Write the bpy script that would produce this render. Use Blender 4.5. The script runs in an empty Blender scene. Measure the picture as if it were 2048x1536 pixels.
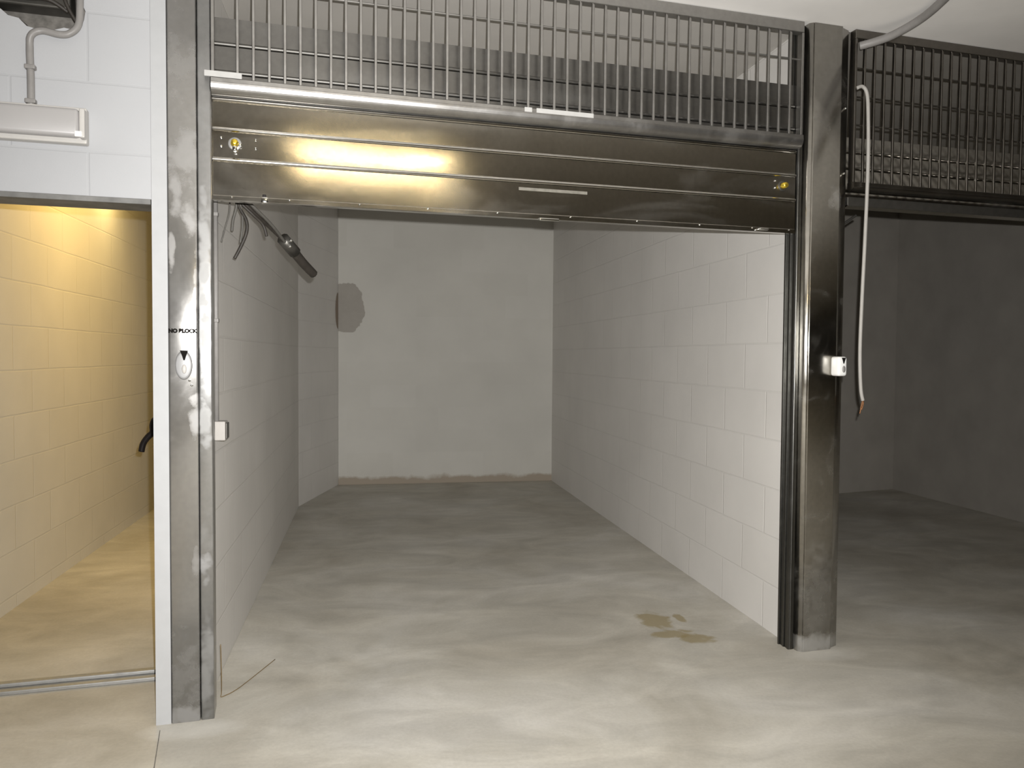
import bpy, bmesh, math, random
from mathutils import Vector, Matrix
random.seed(4)
sc = bpy.context.scene
COL = sc.collection
R = math.radians

# ---------------------------------------------------------------- camera
W_PX, H_PX, F_PX = 2048, 1536, 1610.0
cam_d = bpy.data.cameras.new('camera')
cam_d.sensor_fit = 'HORIZONTAL'
cam_d.sensor_width = 36.0
cam_d.lens = 36.0 * F_PX / W_PX
cam_d.clip_start = 0.02
cam = bpy.data.objects.new('camera', cam_d)
COL.objects.link(cam)
YAW, PITCH, ROLL = R(9.98), R(1.99), R(0.39)
fw = Vector((math.sin(YAW)*math.cos(PITCH), math.cos(YAW)*math.cos(PITCH), -math.sin(PITCH)))
rt = Vector((math.cos(YAW), -math.sin(YAW), 0))
up = rt.cross(fw)
rt2 = math.cos(ROLL)*rt + math.sin(ROLL)*up
up2 = -math.sin(ROLL)*rt + math.cos(ROLL)*up
CAM = Vector((0, 0, 1.42))
m3 = Matrix((rt2, up2, -fw)).transposed()
cam.matrix_world = Matrix.Translation(CAM) @ m3.to_4x4()
sc.camera = cam

# ---------------------------------------------------------------- light
sc.view_settings.view_transform = 'Standard'
sc.view_settings.look = 'None'
sc.view_settings.gamma = 1.0
sc.view_settings.exposure = 0.0
world = bpy.data.worlds.new('world'); sc.world = world
world.use_nodes = True
world.node_tree.nodes['Background'].inputs[0].default_value = (0.05, 0.048, 0.042, 1)
world.node_tree.nodes['Background'].inputs[1].default_value = 0.3

def aim(o, target):
    d = Vector(target) - o.location
    o.rotation_euler = d.to_track_quat('-Z', 'Y').to_euler()

def light(name, typ, loc, target, energy, color, **kw):
    l = bpy.data.lights.new(name, typ); l.energy = energy; l.color = color
    for k, v in kw.items(): setattr(l, k, v)
    o = bpy.data.objects.new(name, l); COL.objects.link(o)
    o.location = loc; aim(o, target)
    return o
# the camera's flash, just above and to the right of the lens
light('camera_flash', 'SPOT', (0.035, 0.0, 1.42+0.062), (0.035+1.55, 10.0, 1.15), 915, (1.0, 0.985, 0.965),
      spot_size=R(110), spot_blend=1.0, shadow_soft_size=0.010)
# warm ceiling lamp in the aisle in front of the doors
light('aisle_lamp', 'AREA', (0.70, 0.50, 2.90), (0.70, 0.50, 0), 15.0, (1.0, 0.78, 0.42),
      shape='RECTANGLE', size=1.2, size_y=0.20)
# warm wall lamp in the corridor, hidden above the lintel
light('corridor_lamp', 'AREA', (-1.80, 6.45, 2.80), (-1.98, 6.45, 2.0), 6.5, (1.0, 0.74, 0.30),
      shape='RECTANGLE', size=0.12, size_y=0.25)
light('corridor_ceiling_lamp', 'AREA', (-1.40, 5.6, 2.93), (-1.40, 5.6, 0), 21, (1.0, 0.66, 0.20),
      shape='RECTANGLE', size=0.2, size_y=0.6)

# ---------------------------------------------------------------- helpers
AZ = R(6.5)
A = Vector((-0.644, 3.233, 0))
DS = Vector((math.cos(AZ), math.sin(AZ), 0)); DN = Vector((-math.sin(AZ), math.cos(AZ), 0))
def F(s, d, z):            # a point in the plane of the door fronts: along, inwards, up
    return A + DS*s + DN*d + Vector((0, 0, z))
def fxy(s, d):
    p = F(s, d, 0); return (p.x, p.y)

def link(name, bm, mat, parent=None, smooth=False):
    bmesh.ops.recalc_face_normals(bm, faces=bm.faces[:])
    me = bpy.data.meshes.new(name); bm.to_mesh(me); bm.free()
    if isinstance(mat, (list, tuple)):
        for x in mat: me.materials.append(x)
    else: me.materials.append(mat)
    if smooth:
        for p in me.polygons: p.use_smooth = True
    o = bpy.data.objects.new(name, me); COL.objects.link(o)
    if parent: o.parent = parent
    return o
def setp(o, label=None, cat=None, group=None, kind=None):
    if label: o['label'] = label
    if cat: o['category'] = cat
    if group: o['group'] = group
    if kind: o['kind'] = kind
    return o
def struct(name, bm, mat, label=None):
    o = link(name, bm, mat); o['kind'] = 'structure'
    if label: o['label'] = label
    return o
def thing(name, label, cat, loc=(0, 0, 0), rz=0.0, group=None):
    o = bpy.data.objects.new(name, None); COL.objects.link(o)
    o.location = loc; o.rotation_euler = (0, 0, rz); o.empty_display_size = .1
    return setp(o, label, cat, group)
def box(bm, x0, x1, y0, y1, z0, z1, bev=0.0):
    t = bmesh.new()
    bmesh.ops.create_cube(t, size=1)
    for v in t.verts:
        v.co = Vector(((x0+x1)/2 + v.co.x*(x1-x0), (y0+y1)/2 + v.co.y*(y1-y0), (z0+z1)/2 + v.co.z*(z1-z0)))
    if bev:
        bmesh.ops.bevel(t, geom=t.edges[:], offset=bev, segments=3, profile=0.5, affect='EDGES')
    merge(bm, t)
def merge(bm, t):
    me = bpy.data.meshes.new('t'); t.to_mesh(me); t.free(); bm.from_mesh(me); bpy.data.meshes.remove(me)
def prism(bm, pts, z0, z1):
    a = [bm.verts.new((x, y, z0)) for x, y in pts]; b = [bm.verts.new((x, y, z1)) for x, y in pts]
    n = len(pts)
    bm.faces.new(a[::-1]); bm.faces.new(b)
    for i in range(n): bm.faces.new((a[i], a[(i+1) % n], b[(i+1) % n], b[i]))
def extrude_s(bm, prof, s0, s1, cap=True):     # profile of (d, z) swept along s
    a = [bm.verts.new((s0, d, z)) for d, z in prof]; b = [bm.verts.new((s1, d, z)) for d, z in prof]
    n = len(prof)
    for i in range(n): bm.faces.new((a[i], a[(i+1) % n], b[(i+1) % n], b[i]))
    if cap: bm.faces.new(a[::-1]); bm.faces.new(b)
def spline(pts, sub=8):
    P = [Vector(p) for p in pts]; out = []
    for i in range(len(P)-1):
        p0 = P[max(i-1, 0)]; p1 = P[i]; p2 = P[i+1]; p3 = P[min(i+2, len(P)-1)]
        for k in range(sub):
            t = k/sub
            out.append(0.5*((2*p1) + (-p0+p2)*t + (2*p0-5*p1+4*p2-p3)*t*t + (-p0+3*p1-3*p2+p3)*t**3))
    out.append(P[-1]); return out
def tube(bm, pts, r, seg=12, sub=8, smooth_path=True):
    path = spline(pts, sub) if smooth_path and len(pts) > 2 else [Vector(p) for p in pts]
    n = len(path); rings = []; ref = Vector((0.31, 0.27, 0.91))
    for i, p in enumerate(path):
        t = (path[min(i+1, n-1)] - path[max(i-1, 0)]).normalized()
        u = t.cross(ref)
        if u.length < 1e-3: u = t.cross(Vector((1, 0, 0)))
        u.normalize(); v = t.cross(u); ref = u.cross(t) if False else ref
        rr = r(i/(n-1)) if callable(r) else r
        rings.append([bm.verts.new(p + u*math.cos(2*math.pi*k/seg)*rr + v*math.sin(2*math.pi*k/seg)*rr) for k in range(seg)])
    for i in range(n-1):
        for k in range(seg):
            bm.faces.new((rings[i][k], rings[i][(k+1) % seg], rings[i+1][(k+1) % seg], rings[i+1][k]))
    bm.faces.new(rings[0][::-1]); bm.faces.new(rings[-1])
def lathe_d(bm, s, z, prof, seg=20):           # profile (radius, d) turned about an axis along d
    rings = []
    for r, d in prof:
        rings.append([bm.verts.new((s + r*math.cos(2*math.pi*k/seg), d, z + r*math.sin(2*math.pi*k/seg))) for k in range(seg)])
    for i in range(len(rings)-1):
        for k in range(seg): bm.faces.new((rings[i][k], rings[i][(k+1) % seg], rings[i+1][(k+1) % seg], rings[i+1][k]))
    bm.faces.new(rings[0][::-1]); bm.faces.new(rings[-1])

# ---------------------------------------------------------------- materials
class NT:
    def __init__(s, name):
        s.m = bpy.data.materials.new(name); s.m.use_nodes = True; s.t = s.m.node_tree
        s.b = s.t.nodes['Principled BSDF']; s.tc = s.n('ShaderNodeTexCoord')
    def n(s, typ, **kw):
        x = s.t.nodes.new(typ)
        for k, v in kw.items(): setattr(x, k, v)
        return x
    def l(s, a, b): s.t.links.new(a, b)
    def noise(s, scale, detail=4, vec=None, rough=0.55, dist=0.0):
        x = s.n('ShaderNodeTexNoise'); x.inputs['Scale'].default_value = scale
        x.inputs['Detail'].default_value = detail; x.inputs['Roughness'].default_value = rough
        x.inputs['Distortion'].default_value = dist
        s.l(vec or s.tc.outputs['Object'], x.inputs['Vector']); return x.outputs['Fac']
    def ramp(s, fac, stops):
        r = s.n('ShaderNodeValToRGB'); e = r.color_ramp.elements
        while len(e) < len(stops): e.new(0.5)
        for el, (p, c) in zip(e, stops):
            el.position = p; el.color = (c, c, c, 1) if not isinstance(c, tuple) else (*c, 1)
        s.l(fac, r.inputs[0]); return r.outputs[0]
    def math(s, op, a, b=None, c=None, clamp=False):
        x = s.n('ShaderNodeMath', operation=op); x.use_clamp = clamp
        for i, v in enumerate((a, b, c)):
            if v is None: continue
            if isinstance(v, (int, float)): x.inputs[i].default_value = v
            else: s.l(v, x.inputs[i])
        return x.outputs[0]
    def mix(s, fac, a, b, blend='MIX'):
        x = s.n('ShaderNodeMix', data_type='RGBA', blend_type=blend)
        for sock, v in ((x.inputs[0], fac), (x.inputs[6], a), (x.inputs[7], b)):
            if isinstance(v, (int, float)): sock.default_value = v if sock.type == 'VALUE' else (v, v, v, 1)
            elif isinstance(v, tuple): sock.default_value = (*v, 1)
            else: s.l(v, sock)
        return x.outputs[2]
    def bump(s, h, strength=0.3, dist=0.01):
        b = s.n('ShaderNodeBump'); b.inputs['Strength'].default_value = strength; b.inputs['Distance'].default_value = dist
        s.l(h, b.inputs['Height']); s.l(b.outputs[0], s.b.inputs['Normal'])
    def ell(s, ax, cx, rx, ay, cy, ry, wob=None, amp=0.6):   # soft ellipse mask in object coordinates
        sp = s.n('ShaderNodeSeparateXYZ'); s.l(s.tc.outputs['Object'], sp.inputs[0])
        a = s.math('DIVIDE', s.math('SUBTRACT', sp.outputs[ax], cx), rx)
        b = s.math('DIVIDE', s.math('SUBTRACT', sp.outputs[ay], cy), ry)
        q = s.math('ADD', s.math('MULTIPLY', a, a), s.math('MULTIPLY', b, b))
        if wob is not None: q = s.math('ADD', q, s.math('MULTIPLY', s.math('SUBTRACT', wob, 0.5), amp))
        return q
    def set(s, color=None, rough=None, metal=None, spec=None):
        for k, v in (('Base Color', color), ('Roughness', rough), ('Metallic', metal), ('Specular IOR Level', spec)):
            if v is None: continue
            i = s.b.inputs[k]
            if isinstance(v, (int, float)): i.default_value = v
            elif isinstance(v, tuple): i.default_value = (*v, 1)
            else: s.l(v, i)
        return s

def flat(name, color, rough=0.6, metal=0.0, nscale=30, amt=0.12, spec=0.4):
    n = NT(name)
    f = n.noise(nscale, 4)
    c0 = tuple(c*(1-amt) for c in color); c1 = tuple(min(1, c*(1+amt)) for c in color)
    n.set(n.ramp(f, [(0.3, c0), (0.7, c1)]), rough, metal, spec)
    n.bump(f, 0.08, 0.002)
    return n.m

def block_wall(name, color, ax, zoff=0.0, xoff=0.0, joint=0.006, jstr=0.45, bw=0.5, bh=0.25, bstr=0.36, extra=None, headlight=0.12):
    n = NT(name)
    sp = n.n('ShaderNodeSeparateXYZ'); n.l(n.tc.outputs['Object'], sp.inputs[0])
    cb = n.n('ShaderNodeCombineXYZ')
    n.l(n.math('ADD', sp.outputs[ax], xoff+20), cb.inputs[0]); n.l(n.math('ADD', sp.outputs[2], 10-zoff), cb.inputs[1])
    wv = n.n('ShaderNodeVectorMath', operation='ADD')
    nz = n.n('ShaderNodeTexNoise'); nz.inputs['Scale'].default_value = 2.2; nz.inputs['Detail'].default_value = 3
    n.l(n.tc.outputs['Object'], nz.inputs['Vector'])
    sc_ = n.n('ShaderNodeVectorMath', operation='SCALE'); sc_.inputs['Scale'].default_value = 0.008
    n.l(nz.outputs['Color'], sc_.inputs[0]); n.l(cb.outputs[0], wv.inputs[0]); n.l(sc_.outputs[0], wv.inputs[1])
    br = n.n('ShaderNodeTexBrick'); br.offset = 0.5; br.inputs['Scale'].default_value = 1.0
    br.inputs['Brick Width'].default_value = bw; br.inputs['Row Height'].default_value = bh
    br.inputs['Mortar Size'].default_value = joint; br.inputs['Mortar Smooth'].default_value = 0.6
    br.inputs['Color1'].default_value = (0.40, 0.40, 0.40, 1); br.inputs['Color2'].default_value = (0.60, 0.60, 0.60, 1)
    br.inputs['Mortar'].default_value = (0.5, 0.5, 0.5, 1); br.inputs['Bias'].default_value = 0.0
    n.l(wv.outputs[0], br.inputs['Vector'])
    big = n.noise(1.3, 5); fine = n.noise(160, 3)
    base = n.mix(n.ramp(big, [(0.3, 0.0), (0.7, 1.0)]), tuple(c*0.93 for c in color), tuple(min(1, c*1.04) for c in color))
    tone = n.mix(0.10, base, br.outputs['Color'], 'OVERLAY')
    # paint is a little thinner and greyer on the joints
    col = n.mix(n.math('MULTIPLY', br.outputs['Fac'], jstr), tone, tuple(c*(1-headlight) for c in color))
    if extra: col = extra(n, col)
    n.set(col, 0.62, 0.0, 0.3)
    h = n.math('ADD', n.math('MULTIPLY', br.outputs['Fac'], -1.0), n.math('MULTIPLY', fine, 0.25))
    n.bump(h, bstr, 0.004)
    return n.m

WHITE = (0.69, 0.67, 0.64)
def back_marks(n, col):
    wob = n.noise(9, 4)
    q = n.ell(0, -0.26, 0.20, 2, 1.93, 0.275, wob, 0.9)
    lim = n.n('ShaderNodeSeparateXYZ'); n.l(n.tc.outputs['Object'], lim.inputs[0])
    m = n.math('SUBTRACT', 1.0, n.ramp(q, [(0.93, 0.0), (1.0, 1.0)]))
    m = n.math('MULTIPLY', m, n.math('GREATER_THAN', lim.outputs[2], 1.665))
    col = n.mix(m, col, n.mix(n.noise(14, 3), (0.31, 0.29, 0.255), (0.36, 0.335, 0.30)))
    # rough mortar and dirt in the last centimetres above the floor
    z = n.math('ADD', lim.outputs[2], n.math('MULTIPLY', n.noise(7, 5), -0.11))
    m2 = n.math('SUBTRACT', 1.0, n.ramp(z, [(0.0, 0.0), (0.035, 1.0)]))
    return n.mix(m2, col, (0.34, 0.29, 0.23))
def left_marks(n, col):
    wob = n.noise(9, 4)
    q = n.ell(1, 8.95, 0.10, 2, 1.90, 0.20, wob, 0.5)
    m = n.math('SUBTRACT', 1.0, n.ramp(q, [(0.85, 0.0), (1.0, 1.0)]))
    return n.mix(m, col, (0.30, 0.24, 0.19))
M = {}
M['wall_side'] = block_wall('painted_block_side', WHITE, 1, 0.0, 0.17, extra=left_marks)
M['wall_right'] = block_wall('painted_block_right', WHITE, 1, 0.0, 0.33)
M['wall_back'] = block_wall('painted_plaster_back', (0.56, 0.545, 0.50), 0, 0.1, 0.0, jstr=0.0, bstr=0.03, extra=back_marks, joint=0.001)
M['wall_corr'] = block_wall('painted_block_corridor', (0.66, 0.64, 0.58), 1, 0.075, 0.12)
M['wall_front'] = block_wall('painted_block_front', (0.385, 0.39, 0.40), 0, 0.16, 0.37, jstr=0.3)
M['pier'] = flat('painted_masonry_edge', (0.37, 0.375, 0.38), 0.6, nscale=18, amt=0.03)
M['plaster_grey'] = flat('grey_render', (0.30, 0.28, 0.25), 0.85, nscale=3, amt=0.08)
M['ceiling'] = flat('painted_ceiling', (0.88, 0.86, 0.83), 0.8, nscale=2.5, amt=0.05)
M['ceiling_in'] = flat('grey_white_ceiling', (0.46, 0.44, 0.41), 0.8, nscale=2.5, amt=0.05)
M['rear'] = flat('rear_wall_render', (0.32, 0.30, 0.26), 0.85, nscale=1.5, amt=0.15)

def floor_mat():
    n = NT('trowelled_concrete')
    mp = n.n('ShaderNodeMapping'); mp.inputs['Scale'].default_value = (1.0, 1.0, 1.0); mp.inputs['Rotation'].default_value = (0, 0, R(-20))
    n.l(n.tc.outputs['Object'], mp.inputs[0])
    mp2 = n.n('ShaderNodeMapping'); mp2.inputs['Scale'].default_value = (0.8, 1.5, 1.0)
    mp2.inputs['Rotation'].default_value = (0, 0, R(25)); n.l(n.tc.outputs['Object'], mp2.inputs[0])
    big = n.noise(1.1, 6, mp.outputs[0], 0.6, 0.6)
    mid = n.noise(2.2, 7, mp2.outputs[0], 0.65, 1.0)
    fine = n.noise(70, 4)
    c = n.ramp(big, [(0.30, (0.44, 0.41, 0.35)), (0.50, (0.54, 0.515, 0.455)), (0.72, (0.64, 0.62, 0.575))])
    c = n.mix(0.6, c, n.ramp(mid, [(0.33, 0.66), (0.66, 1.08)]), 'MULTIPLY')
    c = n.mix(0.25, c, n.ramp(fine, [(0.3, 0.75), (0.7, 1.1)]), 'MULTIPLY')
    # olive-brown dried spill near the right-hand wall
    wob = n.noise(11, 5, dist=0.7)
    for (cx, cy, rx, ry) in ((1.515, 4.10, 0.095, 0.17), (1.66, 4.12, 0.03, 0.10), (1.53, 3.88, 0.12, 0.07), (1.63, 3.80, 0.10, 0.075)):
        q = n.ell(0, cx, rx, 1, cy, ry, wob, 2.6)
        m = n.math('SUBTRACT', 1.0, n.ramp(q, [(0.45, 0.0), (1.0, 1.0)]))
        c = n.mix(n.math('MULTIPLY', m, 0.7), c, (0.27, 0.21, 0.09))
    # pale cement dust around the feet of the posts
    for (cx, cy, rx, ry) in ((2.15, 3.50, 0.22, 0.10), (-0.66, 3.16, 0.22, 0.09)):
        q = n.ell(0, cx, rx, 1, cy, ry, wob, 1.2)
        m = n.math('SUBTRACT', 1.0, n.ramp(q, [(0.2, 0.0), (1.0, 1.0)]))
        c = n.mix(n.math('MULTIPLY', m, 0.35), c, (0.66, 0.65, 0.62))
    n.set(c, n.ramp(mid, [(0.3, 0.50), (0.7, 0.72)]), 0.0, 0.3)
    n.bump(n.math('ADD', fine, n.math('MULTIPLY', mid, 2.0)), 0.15, 0.003)
    return n.m
M['floor'] = floor_mat()

def galv(name, tint=(0.62, 0.61, 0.58), r0=0.22, r1=0.42, dust=(), aniso=0.0, arot=0.0, smear=0.25, bumpd=0.0006, stretch=(1, 1, 1), base_dust=0.0, dcol=(0.50, 0.495, 0.48)):
    n = NT(name)
    mp = n.n('ShaderNodeMapping'); mp.inputs['Scale'].default_value = stretch; n.l(n.tc.outputs['Object'], mp.inputs[0])
    sm = n.noise(5.5, 6, mp.outputs[0], 0.6, 0.8); fi = n.noise(45, 3)
    rg = n.ramp(sm, [(0.3, r0), (0.75, r1)])
    col = n.mix(n.ramp(fi, [(0.3, 0.0), (0.7, 1.0)]), tuple(c*0.92 for c in tint), tuple(c*1.05 for c in tint))
    mask = n.math('MULTIPLY', n.ramp(sm, [(0.55, 0.0), (0.80, 1.0)]), smear)
    if base_dust: mask = n.math('ADD', mask, base_dust)
    wob = n.noise(15, 6)
    for (cs, rs, cz, rz, amt) in dust:
        q = n.ell(0, cs, rs, 2, cz, rz, wob, 3.4)
        m = n.math('MULTIPLY', n.math('SUBTRACT', 1.0, n.ramp(q, [(0.0, 0.0), (1.0, 1.0)])), amt)
        mask = n.math('MAXIMUM', mask, m)
    n.set(n.mix(mask, col, dcol), n.math('ADD', rg, n.math('MULTIPLY', mask, 0.4), clamp=True),
          n.math('SUBTRACT', 1.0, mask, clamp=True))
    if aniso: n.b.inputs['Anisotropic'].default_value = aniso; n.b.inputs['Anisotropic Rotation'].default_value = arot
    n.bump(n.math('ADD', n.noise(2.2, 2), n.math('MULTIPLY', fi, 0.04)), 0.5, bumpd*6)
    return n.m
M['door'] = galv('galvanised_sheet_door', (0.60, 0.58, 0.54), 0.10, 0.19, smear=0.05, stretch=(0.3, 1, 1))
M['door_darkened'] = galv('darkened_sheet_upper_slats', (0.17, 0.165, 0.155), 0.30, 0.42, smear=0.05, stretch=(0.3, 1, 1))  # same door sheet, tint darkened to mimic dim reflections behind the grille
M['mesh'] = galv('galvanised_grille', (0.34, 0.33, 0.315), 0.3, 0.45, smear=0.08, base_dust=0.03)
M['mesh_r'] = galv('dimmed_grille_right', (0.20, 0.185, 0.165), 0.3, 0.45, smear=0.0)  # galvanised like the other grille, flash falloff put into the darker tint
M['guide_r'] = galv('darkened_guide_right', (0.13, 0.128, 0.12), 0.3, 0.45, smear=0.1)  # galvanised guide, its dim reflections put into a dark tint
M['post_l'] = galv('galvanised_post_dusty', (0.42, 0.41, 0.39), 0.10, 0.20, smear=0.14, base_dust=0.20, dcol=(0.37, 0.365, 0.36),
    dust=[(-0.035, 0.035, 1.92, 0.10, 0.75), (-0.008, 0.016, 1.70, 0.16, 0.5), (-0.095, 0.015, 1.80, 0.10, 0.6),
          (-0.01, 0.035, 1.18, 0.10, 0.95), (-0.08, 0.03, 2.05, 0.18, 0.6), (-0.05, 0.10, 2.52, 0.22, 0.35), (-0.05, 0.10, 2.16, 0.14, 0.55),
          (-0.015, 0.02, 0.60, 0.10, 0.5), (-0.05, 0.12, 0.02, 0.06, 0.8), (-0.05, 0.12, 0.16, 0.30, 0.35)])
M['chan_l'] = galv('galvanised_guide_dusty', (0.46, 0.46, 0.455), 0.20, 0.35, smear=0.4, base_dust=0.15, dcol=(0.33, 0.33, 0.325),
    dust=[(0.02, 0.03, 1.15, 0.09, 0.95), (0.02, 0.03, 0.60, 0.07, 0.95), (0.02, 0.03, 1.65, 0.45, 0.8), (0.02, 0.04, 0.20, 0.22, 0.6)])
M['post_r'] = galv('galvanised_post_clean', (0.50, 0.48, 0.44), 0.16, 0.30, smear=0.10,
    dust=[(2.80, 0.2, 0.03, 0.07, 0.6), (2.80, 0.12, 0.25, 0.3, 0.15), (2.86, 0.05, 2.18, 0.06, 0.25)])
M['trim_grey'] = flat('grey_primer', (0.15, 0.148, 0.14), 0.6, nscale=12, amt=0.3)
M['grey_steel'] = galv('dull_steel', (0.42, 0.42, 0.41), 0.4, 0.6, smear=0.6, base_dust=0.25, dcol=(0.26, 0.255, 0.24))
M['brass'] = flat('yellow_brass', (0.85, 0.62, 0.08), 0.28, 0.9, amt=0.04)
M['chrome'] = flat('polished_chrome', (0.85, 0.85, 0.83), 0.12, 1.0, amt=0.03)
M['satin'] = flat('satin_nickel', (0.30, 0.30, 0.30), 0.5, 0.2, amt=0.04)
M['dark_steel'] = flat('dark_steel', (0.10, 0.095, 0.085), 0.4, 0.7)
M['black'] = flat('black_plastic', (0.010, 0.008, 0.008), 0.45, spec=0.15)
M['white_plastic'] = flat('white_plastic', (0.78, 0.78, 0.76), 0.3, amt=0.02, spec=0.5)
M['grey_plastic'] = flat('grey_plastic_conduit', (0.23, 0.22, 0.21), 0.45, amt=0.08)
M['pale_plastic'] = flat('pale_grey_plastic', (0.46, 0.445, 0.42), 0.4, amt=0.03)
M['switch_plastic'] = flat('aged_white_plastic', (0.38, 0.36, 0.335), 0.45, amt=0.03)
M['cable_sheath'] = flat('grey_white_sheath', (0.36, 0.345, 0.32), 0.5, amt=0.05)
M['lamp_plastic'] = flat('frosted_lamp_cover', (0.33, 0.32, 0.315), 0.35, nscale=5, amt=0.03, spec=0.5)
M['wire'] = flat('dark_cable', (0.032, 0.027, 0.022), 0.55, amt=0.2)
M['wire_grey'] = flat('grey_cable', (0.09, 0.085, 0.075), 0.55, amt=0.1)
M['copper'] = flat('copper_brown', (0.22, 0.10, 0.04), 0.5, 0.3)
M['ink'] = flat('black_ink', (0.012, 0.011, 0.010), 0.9, spec=0.0)
M['concrete_dark'] = flat('broken_concrete', (0.16, 0.15, 0.135), 0.95, nscale=25, amt=0.4)
M['tape'] = flat('white_tape', (0.42, 0.415, 0.40), 0.5, amt=0.05)
M['tape_faint'] = flat('worn_pale_label', (0.17, 0.16, 0.135), 0.5, amt=0.2)
M['door_leaf'] = flat('painted_steel_door', (0.55, 0.54, 0.50), 0.45, amt=0.03)
M['twine'] = flat('brown_thread', (0.16, 0.11, 0.05), 0.8, amt=0.1)

# ---------------------------------------------------------------- the setting
XR0, XR1 = 2.04, 2.225          # partition between the two boxes
bm = bmesh.new(); box(bm, -9, 11, -4.2, 11.5, -0.15, 0.0); struct('floor', bm, M['floor'])
bm = bmesh.new(); prism(bm, [(-9, -4.2), (11, -4.2), fxy(11.6, 0.05), fxy(-8.4, 0.05)], 3.0, 3.15); struct('ceiling', bm, M['ceiling'])
bm = bmesh.new(); prism(bm, [fxy(-8.4, 0.051), fxy(2.80, 0.051), (XR1-0.09, 11.5), (-9, 11.5)], 3.0, 3.15); struct('ceiling_left_box', bm, M['ceiling_in'])
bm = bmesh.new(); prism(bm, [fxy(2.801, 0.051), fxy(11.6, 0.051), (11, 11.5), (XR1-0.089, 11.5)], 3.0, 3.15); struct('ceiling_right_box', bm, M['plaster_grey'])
bm = bmesh.new(); box(bm, -9, 11, -4.4, -4.2, 0, 3.0); struct('wall_rear', bm, M['rear'])
bm = bmesh.new(); box(bm, -9.2, -9, -4.2, 11.5, 0, 3.0); struct('wall_aisle_left', bm, M['rear'])
bm = bmesh.new(); box(bm, 11, 11.2, -4.2, 11.5, 0, 3.0); struct('wall_aisle_right', bm, M['rear'])
# corridor
bm = bmesh.new(); box(bm, -2.15, -1.95, 3.35, 10.0, 0, 3.0); struct('wall_far_left', bm, M['wall_corr'])
bm = bmesh.new(); box(bm, -1.95, -0.60, 9.8, 10.0, 0, 3.0); struct('wall_corridor_end', bm, M['wall_corr'])
# partition corridor / box, with the slanted length at its far end
bm = bmesh.new()
prism(bm, [fxy(-0.1085, 0.127), (-0.655, 3.385), (-0.660, 7.715), (-0.345, 8.96), (-0.345, 9.8), (-0.60, 9.8), (-0.806, 7.80), fxy(-0.163, 0.127)], 0, 3.0)
struct('wall_left', bm, M['wall_side'])
bm = bmesh.new(); prism(bm, [fxy(-0.1625, 0.001), fxy(-0.1085, 0.001), fxy(-0.1085, 0.126), fxy(-0.1625, 0.126)], 0, 3.0)
struct('trim_3', bm, M['pier'], 'white painted upright masonry edge left of the door post')
bm = bmesh.new(); box(bm, -0.345, 2.3, 8.95, 9.15, 0, 3.0)
o = struct('wall_back', bm, M['wall_back'])
bm = bmesh.new(); prism(bm, [(XR0, 3.685), (XR1, 3.71), (XR1, 8.95), (XR0, 8.95)], 0, 3.0); struct('wall_right', bm, M['wall_right'])
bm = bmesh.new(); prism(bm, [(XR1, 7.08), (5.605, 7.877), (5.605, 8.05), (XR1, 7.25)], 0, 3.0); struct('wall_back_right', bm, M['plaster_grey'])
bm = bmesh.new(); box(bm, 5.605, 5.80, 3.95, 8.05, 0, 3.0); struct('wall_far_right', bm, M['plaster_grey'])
bm = bmesh.new(); prism(bm, [fxy(6.15, 0), fxy(11.5, 0), fxy(11.5, 0.2), fxy(6.15, 0.2)], 0, 3.0); struct('wall_front_right', bm, M['rear'])

# lintel wall over the corridor opening, with a ragged hole broken through its face
bm = bmesh.new()
box(bm, -8.3, -0.163, 0.0, 0.16, 1.995, 3.0)
box(bm, -8.3, -1.38, 0.0, 0.16, 0.0, 1.995)
lint = struct('wall_front', bm, [M['wall_front'], M['concrete_dark']])
lint.location = A; lint.rotation_euler = (0, 0, AZ)
cut = bmesh.new()
hole = [(-0.72, 2.625), (-0.655, 2.632), (-0.625, 2.606), (-0.59, 2.600), (-0.565, 2.575), (-0.53, 2.566), (-0.48, 2.572), (-0.45, 2.583),
        (-0.41, 2.578), (-0.385, 2.605), (-0.378, 2.65), (-0.39, 2.72), (-0.42, 2.82), (-0.55, 2.86), (-0.72, 2.84)]
a = [cut.verts.new((s, -0.05, z)) for s, z in hole]; b = [cut.verts.new((s+random.uniform(-.01, .01), 0.11, z+0.03*(z < 2.7))) for s, z in hole]
cut.faces.new(a[::-1]); cut.faces.new(b)
for i in range(len(hole)): cut.faces.new((a[i], a[(i+1) % len(hole)], b[(i+1) % len(hole)], b[i]))
cutter = link('cutter', cut, M['concrete_dark']); cutter.matrix_world = Matrix.Translation(A) @ Matrix.Rotation(AZ, 4, 'Z')
bpy.context.view_layer.update()
mod = lint.modifiers.new('hole', 'BOOLEAN'); mod.object = cutter; mod.operation = 'DIFFERENCE'; mod.solver = 'EXACT'
mod.material_mode = 'TRANSFER'
dg = bpy.context.evaluated_depsgraph_get()
me2 = bpy.data.meshes.new_from_object(lint.evaluated_get(dg))
lint.modifiers.clear(); lint.data = me2
bpy.data.objects.remove(cutter)

def front_obj(name, bm, mat, parent=None, smooth=False):
    o = link(name, bm, mat, parent, smooth)
    if parent is None: o.location = A; o.rotation_euler = (0, 0, AZ)
    return o
bm = bmesh.new(); box(bm, -3.0, -0.165, -0.004, 0.16, 1.975, 1.995, 0.002)
o = front_obj('trim_1', bm, M['trim_grey']); o['kind'] = 'structure'; o['label'] = 'grey steel strip under the lintel of the corridor opening'
# narrow saw-cut joint in the aisle floor
bm = bmesh.new(); prism(bm, [(-0.782, 3.17), (-0.779, 3.17), (-0.66, 2.5), (-0.664, 2.5)], 0.0002, 0.0012)
o = struct('trim_2', bm, M['concrete_dark']); o['label'] = 'thin dark joint line in the aisle floor'

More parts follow.
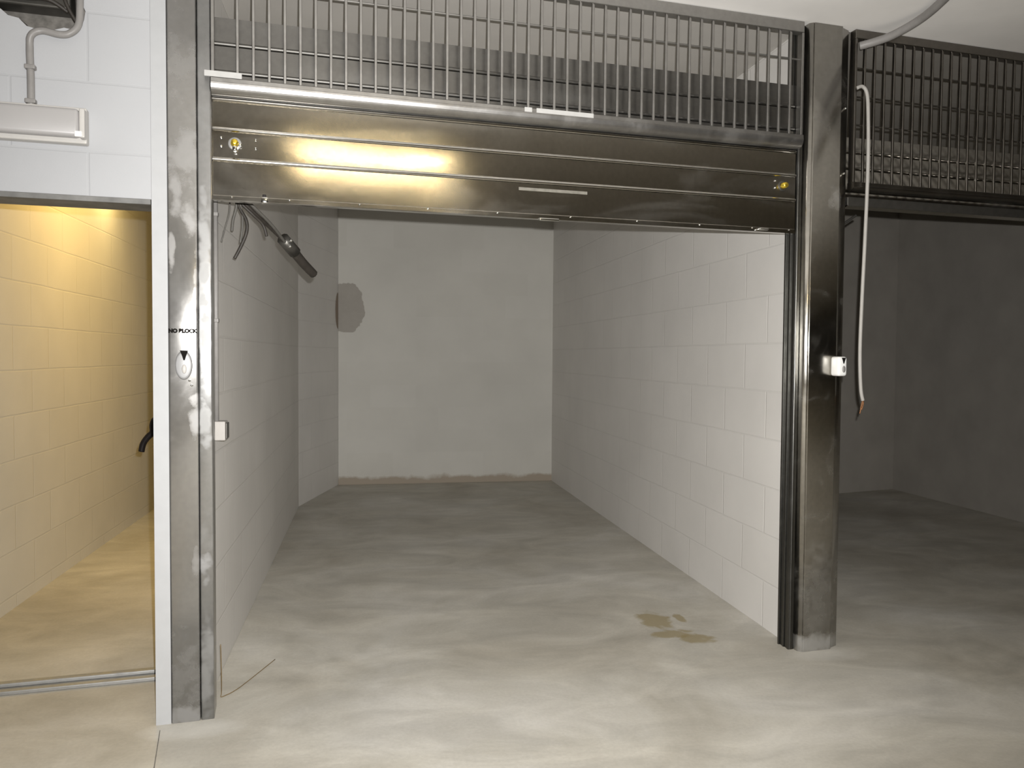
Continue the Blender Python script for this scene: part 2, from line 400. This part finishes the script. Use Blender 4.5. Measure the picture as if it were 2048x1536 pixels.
# ---------------------------------------------------------------- posts
def poly_post(bm, pts, z0=0.0, z1=2.998, bev=0.004):
    t = bmesh.new(); prism(t, pts, z0, z1)
    es = [e for e in t.edges if abs(e.verts[0].co.z - e.verts[1].co.z) > 1]
    bmesh.ops.bevel(t, geom=es, offset=bev, segments=4, profile=0.5, affect='EDGES')
    merge(bm, t)
def text_mesh(name, body, size, mat, parent, s, d, z, bold=0.0):
    cu = bpy.data.curves.new(name, 'FONT'); cu.body = body; cu.size = size; cu.extrude = 0.0004; cu.offset = bold
    cu.align_x = 'CENTER'; cu.align_y = 'CENTER'
    t = bpy.data.objects.new('tmp', cu); COL.objects.link(t)
    bpy.context.view_layer.update()
    me = bpy.data.meshes.new_from_object(t.evaluated_get(bpy.context.evaluated_depsgraph_get()))
    bpy.data.objects.remove(t)
    me.transform(Matrix.Translation((s, d, z)) @ Matrix.Rotation(R(90), 4, 'X'))
    me.materials.clear(); me.materials.append(mat)
    o = bpy.data.objects.new(name, me); COL.objects.link(o); o.parent = parent
    return o
def keyhole(bm, s, z, d, sc_=1.0):
    # fan-shaped opening above a hanging oval escutcheon flap
    pts = [(-0.0085, 0.022), (0.0085, 0.022), (0.004, 0.010), (0.0015, 0.001), (-0.0015, 0.001), (-0.004, 0.010)]
    a = [bm.verts.new((s+x*sc_, d, z+y*sc_)) for x, y in pts]; b = [bm.verts.new((s+x*sc_, d+0.002, z+y*sc_)) for x, y in pts]
    bm.faces.new(a); bm.faces.new(b[::-1])
    for i in range(6): bm.faces.new((a[i], a[(i+1) % 6], b[(i+1) % 6], b[i]))

pl = thing('steel_door_post', 'dusty galvanised door post with black lettering, between corridor opening and open box', 'post', A, AZ)
bm = bmesh.new(); poly_post(bm, [(-0.1075, 0.0), (-0.0035, 0.0), (-0.0035, 0.12), (-0.1075, 0.12)], bev=0.007); link('front_cover', bm, M['post_l'], pl, True)
bm = bmesh.new()
poly_post(bm, [(-0.0015, 0.004), (0.047, 0.004), (0.047, 0.135), (-0.0015, 0.135)], bev=0.006); link('guide_channel', bm, M['chan_l'], pl, True)
lk = bmesh.new()
lathe_d(lk, 0, 0, [(0.001, -0.0115), (0.80, -0.011), (0.93, -0.009), (1.0, 0.001)], 32)
for v in lk.verts: v.co.x = -0.054 + v.co.x*0.031; v.co.z = 1.377 + v.co.z*0.056
lk_o = link('lock_plate', lk, M['satin'], pl, True); lk_o['label'] = 'oval metal lock plate'
bm = bmesh.new(); keyhole(bm, -0.052, 1.394, -0.0125, 1.75); link('keyhole', bm, M['ink'], lk_o)
bm = bmesh.new()
lathe_d(bm, 0, 0, [(0.0005, -0.018), (0.006, -0.0165), (0.0085, -0.013), (0.009, -0.010)], 16)
for v in bm.verts: v.co.z = v.co.z*2.0 + 1.362; v.co.x += -0.052
link('keyhole_flap', bm, M['pale_plastic'], lk_o, True)
for (s, z) in ((-0.034, 1.318), (-0.026, 1.300)):
    bm = bmesh.new(); lathe_d(bm, s, z, [(0.001, -0.008), (0.004, -0.006), (0.005, 0.0)], 12)
    link('rivet', bm, M['chrome'], pl, True)
text_mesh('lettering', 'NO BLOCK', 0.0195, M['ink'], pl, -0.0575, -0.0016, 1.506, 0.0017)

pr = thing('steel_door_post', 'dark shiny steel door post with white lock block, right of the open box', 'post', A, AZ)
bm = bmesh.new()
poly_post(bm, [(2.716, -0.002), (2.880, -0.002), (2.880, 0.03), (2.735, 0.03)], bev=0.008)
poly_post(bm, [(2.700, 0.014), (2.716, 0.0), (2.76, 0.02), (2.76, 0.135), (2.700, 0.135)], bev=0.005)
link('front_cover', bm, M['post_r'], pr, True)
bm = bmesh.new(); poly_post(bm, [(2.880, 0.010), (2.938, 0.034), (2.938, 0.13), (2.76, 0.13), (2.76, 0.031), (2.88, 0.031)], bev=0.003); link('side_cover', bm, M['post_r'], pr, True)
bm = bmesh.new()   # inner guide with two upright ribs
poly_post(bm, [(2.676, 0.045), (2.6995, 0.045), (2.6995, 0.130), (2.676, 0.130)], 0, 2.998, 0.004)
box(bm, 2.670, 2.676, 0.045, 0.060, 0, 2.99, 0.001); box(bm, 2.670, 2.676, 0.085, 0.095, 0, 2.99, 0.001); box(bm, 2.668, 2.676, 0.120, 0.130, 0, 2.99, 0.001)
link('guide_channel', bm, M['guide_r'], pr)
bm = bmesh.new(); box(bm, 2.842, 2.893, -0.062, -0.001, 1.335, 1.428, 0.012)
lb = link('lock_block', bm, M['white_plastic'], pr, True); lb['label'] = 'white rounded lock block'
bm = bmesh.new(); keyhole(bm, 2.871, 1.393, -0.0635, 1.35); link('keyhole', bm, M['ink'], lb)
bm = bmesh.new()
lathe_d(bm, 0, 0, [(0.003, -0.066), (0.008, -0.065), (0.008, -0.060)], 16)
for v in bm.verts: v.co.z = v.co.z*2.0 + 1.368; v.co.x += 2.871
link('keyhole_flap', bm, M['grey_plastic'], lb, True)
for z in (2.31, 2.62):
    bm = bmesh.new(); lathe_d(bm, 2.912, z, [(0.001, 0.010), (0.005, 0.012), (0.006, 0.03)], 12)
    link('rivet', bm, M['chrome'], pr, True)

# ---------------------------------------------------------------- grilles over the doors
def grille(label, s0, s1, zb, zt, step, first, hbars, railz, mt):
    g = thing('steel_grille', label, 'grille', A, AZ)
    bm = bmesh.new()
    box(bm, s0, s1, 0.004, 0.044, zt, 2.998, 0.003); link('top_rail', bm, mt, g)
    bm = bmesh.new(); z0, z1 = railz; c = (z0+z1)/2; r = (z1-z0)/2
    prof = [(0.045, z1), (0.004, z1), (-0.002, z1-0.004), (-0.002, z1-0.018)]
    zz = z1-0.020
    for k in range(10):
        a_ = math.pi/2*k/9; prof.append((0.030 - 0.034*math.cos(a_), zz - (zz-z0)*math.sin(a_)))
    prof += [(0.045, z0)]
    extrude_s(bm, prof, s0, s1); br_ = link('bottom_rail', bm, mt, g)
    for s in (s0, s1-0.012):
        bm = bmesh.new(); box(bm, s, s+0.012, 0.004, 0.042, z1, zt, 0.002); link('side_upright', bm, mt, g)
    proto = None; s = first
    while s < s1-0.015:
        if proto is None:
            bm = bmesh.new(); box(bm, -0.0055, 0.0055, 0.010, 0.022, z1-0.012, zt+0.004, 0.0025)
            proto = link('upright_bar', bm, mt, g); o = proto
        else:
            o = proto.copy(); COL.objects.link(o)
        o.location = (s, 0, 0); s += step
    for z in hbars:
        bm = bmesh.new(); tube(bm, [(s0+0.01, 0.028, z), (s1-0.01, 0.028, z)], 0.0045, 8); link('cross_bar', bm, mt, g)
    return g
g1 = grille('long galvanised bar grille above the raised door of the open box', 0.048, 2.668, 2.47, 2.946, 0.0585, 0.1435, (2.828,), (2.412, 2.472), M['mesh'])
bm = bmesh.new(); box(bm, 0.025, 0.16, -0.006, 0.0, 2.470, 2.492, 0.001); link('bracket', bm, M['tape'], g1)
bm = bmesh.new()
box(bm, 1.292, 1.325, -0.0045, -0.0022, 2.452, 2.471, 0.0005); box(bm, 1.345, 1.605, -0.0045, -0.0022, 2.452, 2.471, 0.0005)
o = link('tape_strip', bm, M['tape'], g1); o['label'] = 'strip of white tape'
g2 = grille('dark bar grille above the right-hand box, right of the post', 2.955, 5.30, 2.27, 2.955, 0.0576, 3.018, (2.822, 2.685, 2.55), (2.235, 2.272), M['mesh_r'])

# ---------------------------------------------------------------- doors (ribbed sheet leaves)
def leaf_profile(seams, d0, th=0.028, bead=0.008, lean_from=9.0):
    p = [(d0+th, seams[0]), (d0-0.003, seams[0]), (d0-0.004, seams[0]+0.003), (d0-0.004, seams[0]+0.018), (d0, seams[0]+0.021)]
    for z in seams[1:-1]:
        p += [(d0+0.000, z-0.0095), (d0+0.004, z-0.0085)]   # face of the slat below, then a small groove
        for k in range(11):
            a_ = -math.pi*0.5 + math.pi*k/10
            p.append((d0+0.001 - bead*math.cos(a_), z + 0.0075*math.sin(a_)))
        p += [(d0+(0.0015 if z > lean_from else 0.0015), z+0.009)]
    p += [(d0, seams[-1]), (d0+th, seams[-1])]
    return p
SE = [2.014, 2.172, 2.288, 2.402, 2.508, 2.615, 2.715]
def make_leaf(label, s0, s1, tilt, dd, zbase, detail, SE=SE):
    # leaf is hinged about its lower edge; local origin there
    r = thing('up_and_over_door', label, 'door', F(s0, dd, zbase), AZ)
    L = s1-s0
    seams = [z-SE[0] for z in SE]
    def place(o): o.rotation_euler = (-tilt, 0, 0); o.parent = r; return o
    bm = bmesh.new(); extrude_s(bm, leaf_profile(seams, 0.0, bead=0.008 if detail else 0.011, lean_from=0.35 if detail else 9.0), 0, L)
    leaf = place(link('leaf', bm, [M['door'], M['door_darkened']], r))
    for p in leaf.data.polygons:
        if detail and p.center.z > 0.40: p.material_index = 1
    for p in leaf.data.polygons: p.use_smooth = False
    if not detail: return r, leaf
    for s, z in ((0.070, 0.029), (0.286, 0.029), (0.56, 0.029), (0.84, 0.029), (1.14, 0.029), (1.472, 0.029), (1.79, 0.029), (2.103, 0.029), (2.38, 0.029), (2.58, 0.029)):
        bm = bmesh.new(); lathe_d(bm, s, z-0.014, [(0.0008, -0.0085), (0.003, -0.008), (0.0045, -0.004)], 12); place(link('rivet', bm, M['chrome'], r, True))
    for k, (s, sg) in enumerate(((0.082, 1), (2.545, -1))):
        lz = 0.222
        bm = bmesh.new(); lathe_d(bm, s, lz, [(0.004, -0.030), (0.0125, -0.029), (0.0145, -0.012), (0.016, 0.0)], 20)
        cyl = place(link('lock_cylinder', bm, M['brass'], r, True)); cyl['label'] = 'yellow brass lock cylinder'
        bm = bmesh.new(); lathe_d(bm, s, lz, [(0.001, -0.0005), (0.023, -0.0025), (0.026, 0.001)], 24)
        place(link('lock_rosette', bm, M['grey_steel'] if k == 0 else M['dark_steel'], r, True))
        if k == 0:
            bm = bmesh.new(); box(bm, s-0.008, s+0.009, -0.034, -0.010, lz-0.034, lz-0.014, 0.005); box(bm, s+0.012, s+0.026, -0.026, -0.014, lz-0.012, lz-0.001, 0.004)
            place(link('thumb_turn', bm, M['chrome'], r, True))
        for ds in ((-0.050, 0.055) if k == 0 else (-0.042,)):
            for dz in (-0.012, 0.021):
                bm = bmesh.new(); lathe_d(bm, s+ds*1.4 if k == 0 and ds > 0 else s+ds, lz+dz, [(0.001, -0.006), (0.004, -0.005), (0.0055, 0.0005)], 12)
                place(link('rivet', bm, M['chrome'], r, True))
    for s, w in ((0.192, 0.026), (2.430, 0.05)):
        bm = bmesh.new(); box(bm, s-w/2, s+w/2, -0.030, -0.004, -0.006 if s < 1 else 0.004, 0.018 if s < 1 else 0.014, 0.005)
        lt = place(link('floor_latch', bm, M['chrome'], r, True)); lt['label'] = 'small bright latch on the bottom edge'
        if s < 1:
            bm = bmesh.new(); box(bm, s-0.008, s+0.006, -0.008, -0.0035, 0.018, 0.032, 0.002); place(link('latch_hole', bm, M['black'], r))
    bm = bmesh.new(); box(bm, 1.37-0.045, 1.37+0.045, -0.016, -0.002, -0.008, 0.003, 0.003); place(link('pull_tab', bm, M['chrome'], r, True))
    bm = bmesh.new(); box(bm, 1.235, 1.55, -0.0016, -0.0002, 0.118, 0.131, 0.0003); o = place(link('worn_label', bm, M['tape_faint'], r)); o['label'] = 'faint pale rubbed strip'
    return r, leaf
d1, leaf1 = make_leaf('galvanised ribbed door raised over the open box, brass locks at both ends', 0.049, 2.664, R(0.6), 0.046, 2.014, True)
d2, leaf2 = make_leaf('dark galvanised ribbed door tilted open behind the grille of the right-hand box', 2.965, 5.30, R(20), 0.055, 2.165, False, [0.0, 0.085, 0.215, 0.31, 0.40])
bm = bmesh.new(); box(bm, 0, 2.335, -0.004, 0.03, 0.0, 0.045, 0.004); link('bottom_edge', bm, M['dark_steel'], d2)
bm = bmesh.new(); tube(bm, [(0.05, 0.35, -0.15), (0.30, 0.30, 0.02)], 0.007, 8, smooth_path=False); link('lifting_arm', bm, M['dark_steel'], d2)

# ---------------------------------------------------------------- corridor: threshold, door with lever
th = thing('steel_threshold', 'grey steel threshold strip across the floor of the corridor opening', 'threshold', (-0.934, 3.690, 0), AZ)
bm = bmesh.new(); box(bm, -1.10, 0.12, -0.03, 0.045, 0.0, 0.018, 0.004); link('sill_bar', bm, M['grey_steel'], th)
bm = bmesh.new(); box(bm, -1.10, 0.12, 0.010, 0.045, 0.018, 0.036, 0.005); link('raised_stop', bm, M['grey_steel'], th)

bm = bmesh.new(); prism(bm, [(-0.905, 3.75), (-1.075, 4.48), (-1.03, 4.49), (-0.86, 3.76)], 0.01, 1.97)
dr = struct('door_1', bm, M['door_leaf'], 'pale steel door standing open against the corridor wall')
hz = 1.035; hy = 4.40
bm = bmesh.new(); box(bm, -1.070, -1.048, hy-0.018, hy+0.018, hz-0.10, hz+0.10, 0.005); link('handle_plate', bm, M['black'], dr)
bm = bmesh.new(); tube(bm, [(-1.058, hy, 1.085), (-1.09, hy, 1.082), (-1.105, hy, 1.055), (-1.106, hy, 1.015), (-1.130, hy, 0.990), (-1.152, hy, 0.957), (-1.162, hy, 0.915)], lambda t: 0.0175-0.002*t, 14)
h = link('door_handle', bm, M['black'], dr, True); h['label'] = 'curved black lever handle'

# ---------------------------------------------------------------- wall lamp and its conduit, hole contents
wl = thing('wall_light', 'unlit grey batten light on the white wall above the corridor opening', 'light', A, AZ)
bm = bmesh.new(); box(bm, -1.62, -0.369, -0.045, -0.001, 2.172, 2.300, 0.006); link('housing', bm, M['pale_plastic'], wl)
bm = bmesh.new()
t = bmesh.new(); box(t, -1.60, -0.386, -0.088, -0.045, 2.186, 2.286, 0.014); merge(bm, t); link('diffuser', bm, M['lamp_plastic'], wl, True)
for s in (-0.386,):
    bm = bmesh.new(); box(bm, s, s+0.018, -0.086, -0.045, 2.184, 2.288, 0.005); link('end_cap', bm, M['pale_plastic'], wl)
bm = bmesh.new(); box(bm, -0.400, -0.376, -0.091, -0.080, 2.186, 2.206, 0.003); o = link('clip', bm, M['white_plastic'], wl)

cd = thing('conduit', 'grey plastic conduit running from the batten light up to the hole in the wall', 'conduit', A, AZ)
bm = bmesh.new(); tube(bm, [(-0.553, -0.014, 2.30), (-0.553, -0.014, 2.40), (-0.555, -0.014, 2.50), (-0.548, -0.022, 2.545), (-0.515, -0.018, 2.567), (-0.46, -0.018, 2.560), (-0.425, -0.020, 2.567), (-0.398, -0.018, 2.60), (-0.393, -0.014, 2.66), (-0.396, 0.004, 2.76), (-0.40, 0.015, 2.83)], 0.0125, 12)
link('pipe', bm, M['grey_plastic'], cd, True)
for z in (2.315, 2.435):
    bm = bmesh.new(); box(bm, -0.571, -0.536, -0.030, -0.001, z-0.008, z+0.008, 0.004); link('clip', bm, M['grey_plastic'], cd)
jb = thing('junction_box', 'dark junction box inside the ragged hole above the corridor opening', 'box', A, AZ)
bm = bmesh.new(); box(bm, -0.69, -0.43, 0.02, 0.105, 2.665, 2.80, 0.008); link('casing', bm, M['dark_steel'], jb)
bm = bmesh.new(); tube(bm, [(-0.46, 0.015, 2.77), (-0.445, 0.01, 2.69), (-0.41, 0.02, 2.62)], 0.007, 8); link('wire', bm, M['wire'], jb, True)
bm = bmesh.new(); tube(bm, [(-0.66, 0.015, 2.70), (-0.58, 0.005, 2.685), (-0.50, 0.012, 2.69), (-0.44, 0.03, 2.66)], 0.008, 8); link('wire', bm, M['wire'], jb, True)

# ---------------------------------------------------------------- inside the box: conduit, switch, loose cables
XW = -0.655
sw = thing('switch_box', 'small white surface switch box on the left wall inside the open box', 'box', (XW, 3.53, 1.10), 0)
bm = bmesh.new(); box(bm, 0.0, 0.060, -0.035, 0.035, -0.040, 0.040, 0.004); link('casing', bm, M['switch_plastic'], sw)
bm = bmesh.new(); box(bm, 0.060, 0.066, -0.028, 0.028, -0.033, 0.033, 0.002); link('shade_plate', bm, M['dark_steel'], sw)  # dark plate standing in for the shaded side of the box
cv = thing('conduit', 'straight pale vertical conduit above the white switch box', 'conduit', (XW, 3.53, 1.14), 0)
bm = bmesh.new(); tube(bm, [(0.020, 0, 0.0), (0.020, 0, 0.94)], 0.010, 12); link('pipe', bm, M['grey_plastic'], cv, True)
for z in (0.42, 0.86):
    bm = bmesh.new(); box(bm, 0.0, 0.032, -0.014, 0.014, z-0.008, z+0.008, 0.003); link('clip', bm, M['grey_plastic'], cv)

cb = thing('cable_bundle', 'bundle of loose dark cables hanging behind the top left corner of the raised door', 'cable', (-0.56, 3.72, 2.10), 0)
def ctube(name, pts, r, mat, label=None):
    bm = bmesh.new(); tube(bm, pts, r, 10); o = link(name, bm, mat, cb, True)
    if label: o['label'] = label
    return o
ctube('cable', [(-0.04, 0, 0.06), (0.0, 0.01, 0.0), (0.055, 0.06, -0.055), (0.105, 0.16, -0.095), (0.16, 0.28, -0.145)], 0.010, M['wire'])
ctube('cable', [(-0.03, 0, 0.06), (0.015, 0.0, 0.005), (0.075, 0.05, -0.05), (0.125, 0.14, -0.10), (0.165, 0.28, -0.155)], 0.007, M['wire_grey'])
ctube('cable', [(-0.03, 0, 0.05), (-0.005, 0, -0.01), (0.045, 0.02, -0.06), (0.085, 0.05, -0.10), (0.10, 0.06, -0.15)], 0.007, M['wire'])
ctube('cable', [(-0.03, 0, 0.05), (-0.01, 0, -0.03), (0.02, 0.0, -0.09), (0.022, 0, -0.14), (0.0, 0, -0.20), (-0.03, 0, -0.26)], 0.0075, M['wire'])
ctube('cable', [(-0.04, 0, 0.05), (-0.02, 0, -0.02), (-0.035, 0, -0.09), (-0.04, 0, -0.14)], 0.006, M['wire_grey'])
ctube('cable', [(-0.05, 0, 0.05), (-0.05, 0, -0.05), (-0.07, 0, -0.13), (-0.085, 0, -0.19)], 0.0035, M['wire_grey'])
ctube('cable', [(-0.03, 0, 0.05), (0.0, 0, -0.04), (0.005, 0, -0.11), (-0.005, 0, -0.19)], 0.005, M['wire_grey'])
ctube('coupling', [(0.150, 0.27, -0.130), (0.195, 0.36, -0.180)], lambda t: 0.031, M['dark_steel'])
ctube('clamp_screw', [(0.182, 0.255, -0.135), (0.190, 0.26, -0.140)], 0.008, M['chrome'])
ctube('clamp_screw', [(0.178, 0.255, -0.162), (0.186, 0.26, -0.167)], 0.008, M['chrome'])
ctube('sleeve', [(0.185, 0.34, -0.170), (0.23, 0.42, -0.225), (0.275, 0.50, -0.27)], lambda t: 0.025-0.003*t, M['wire'], 'dark brown stiff sleeve end')

tw = bmesh.new(); tube(tw, [(-0.594, 3.36, 0.25), (-0.598, 3.40, 0.10), (-0.606, 3.44, 0.02), (-0.608, 3.44, 0.003), (-0.590, 3.455, 0.003), (-0.565, 3.49, 0.003), (-0.53, 3.57, 0.003), (-0.436, 3.829, 0.003)], 0.0018, 6)
o = link('thread', tw, M['twine'], None, True); setp(o, 'thin brown thread trailing on the floor from the foot of the left post', 'thread')

# ---------------------------------------------------------------- right post: flexible conduit and hanging cable
fc = thing('flexible_conduit', 'thick grey flexible pipe curving from the ceiling to the top of the right post', 'conduit', A, AZ)
bm = bmesh.new()
tube(bm, [(2.93, -0.85, 3.03), (2.985, -0.62, 2.985), (3.055, -0.40, 2.965), (3.085, -0.25, 2.955), (3.060, -0.12, 2.935), (3.02, -0.05, 2.925), (2.975, 0.0, 2.918)], lambda t: 0.019, 14, 10)
link('pipe', bm, M['grey_plastic'], fc, True)
hc = thing('hanging_cable', 'pale cable hanging down beside the right post with bare frayed ends', 'cable', A, AZ)
bm = bmesh.new()
tube(bm, [(2.952, -0.014, 2.712), (2.980, -0.018, 2.720), (3.002, -0.022, 2.69), (3.012, -0.022, 2.60), (3.018, -0.022, 2.35), (3.010, -0.022, 2.0), (3.000, -0.022, 1.70), (2.995, -0.022, 1.45), (3.004, -0.022, 1.28), (3.018, -0.022, 1.215)], 0.0085, 12)
link('sheath', bm, M['cable_sheath'], hc, True)
for dx, dz in ((0.003, 0.0), (-0.006, -0.018), (-0.002, 0.01)):
    bm = bmesh.new(); tube(bm, [(3.018, -0.022, 1.22), (3.018+dx, -0.022, 1.20), (3.008+dx, -0.022, 1.17+dz)], 0.003, 6); link('conductor', bm, M['copper'], hc, True)
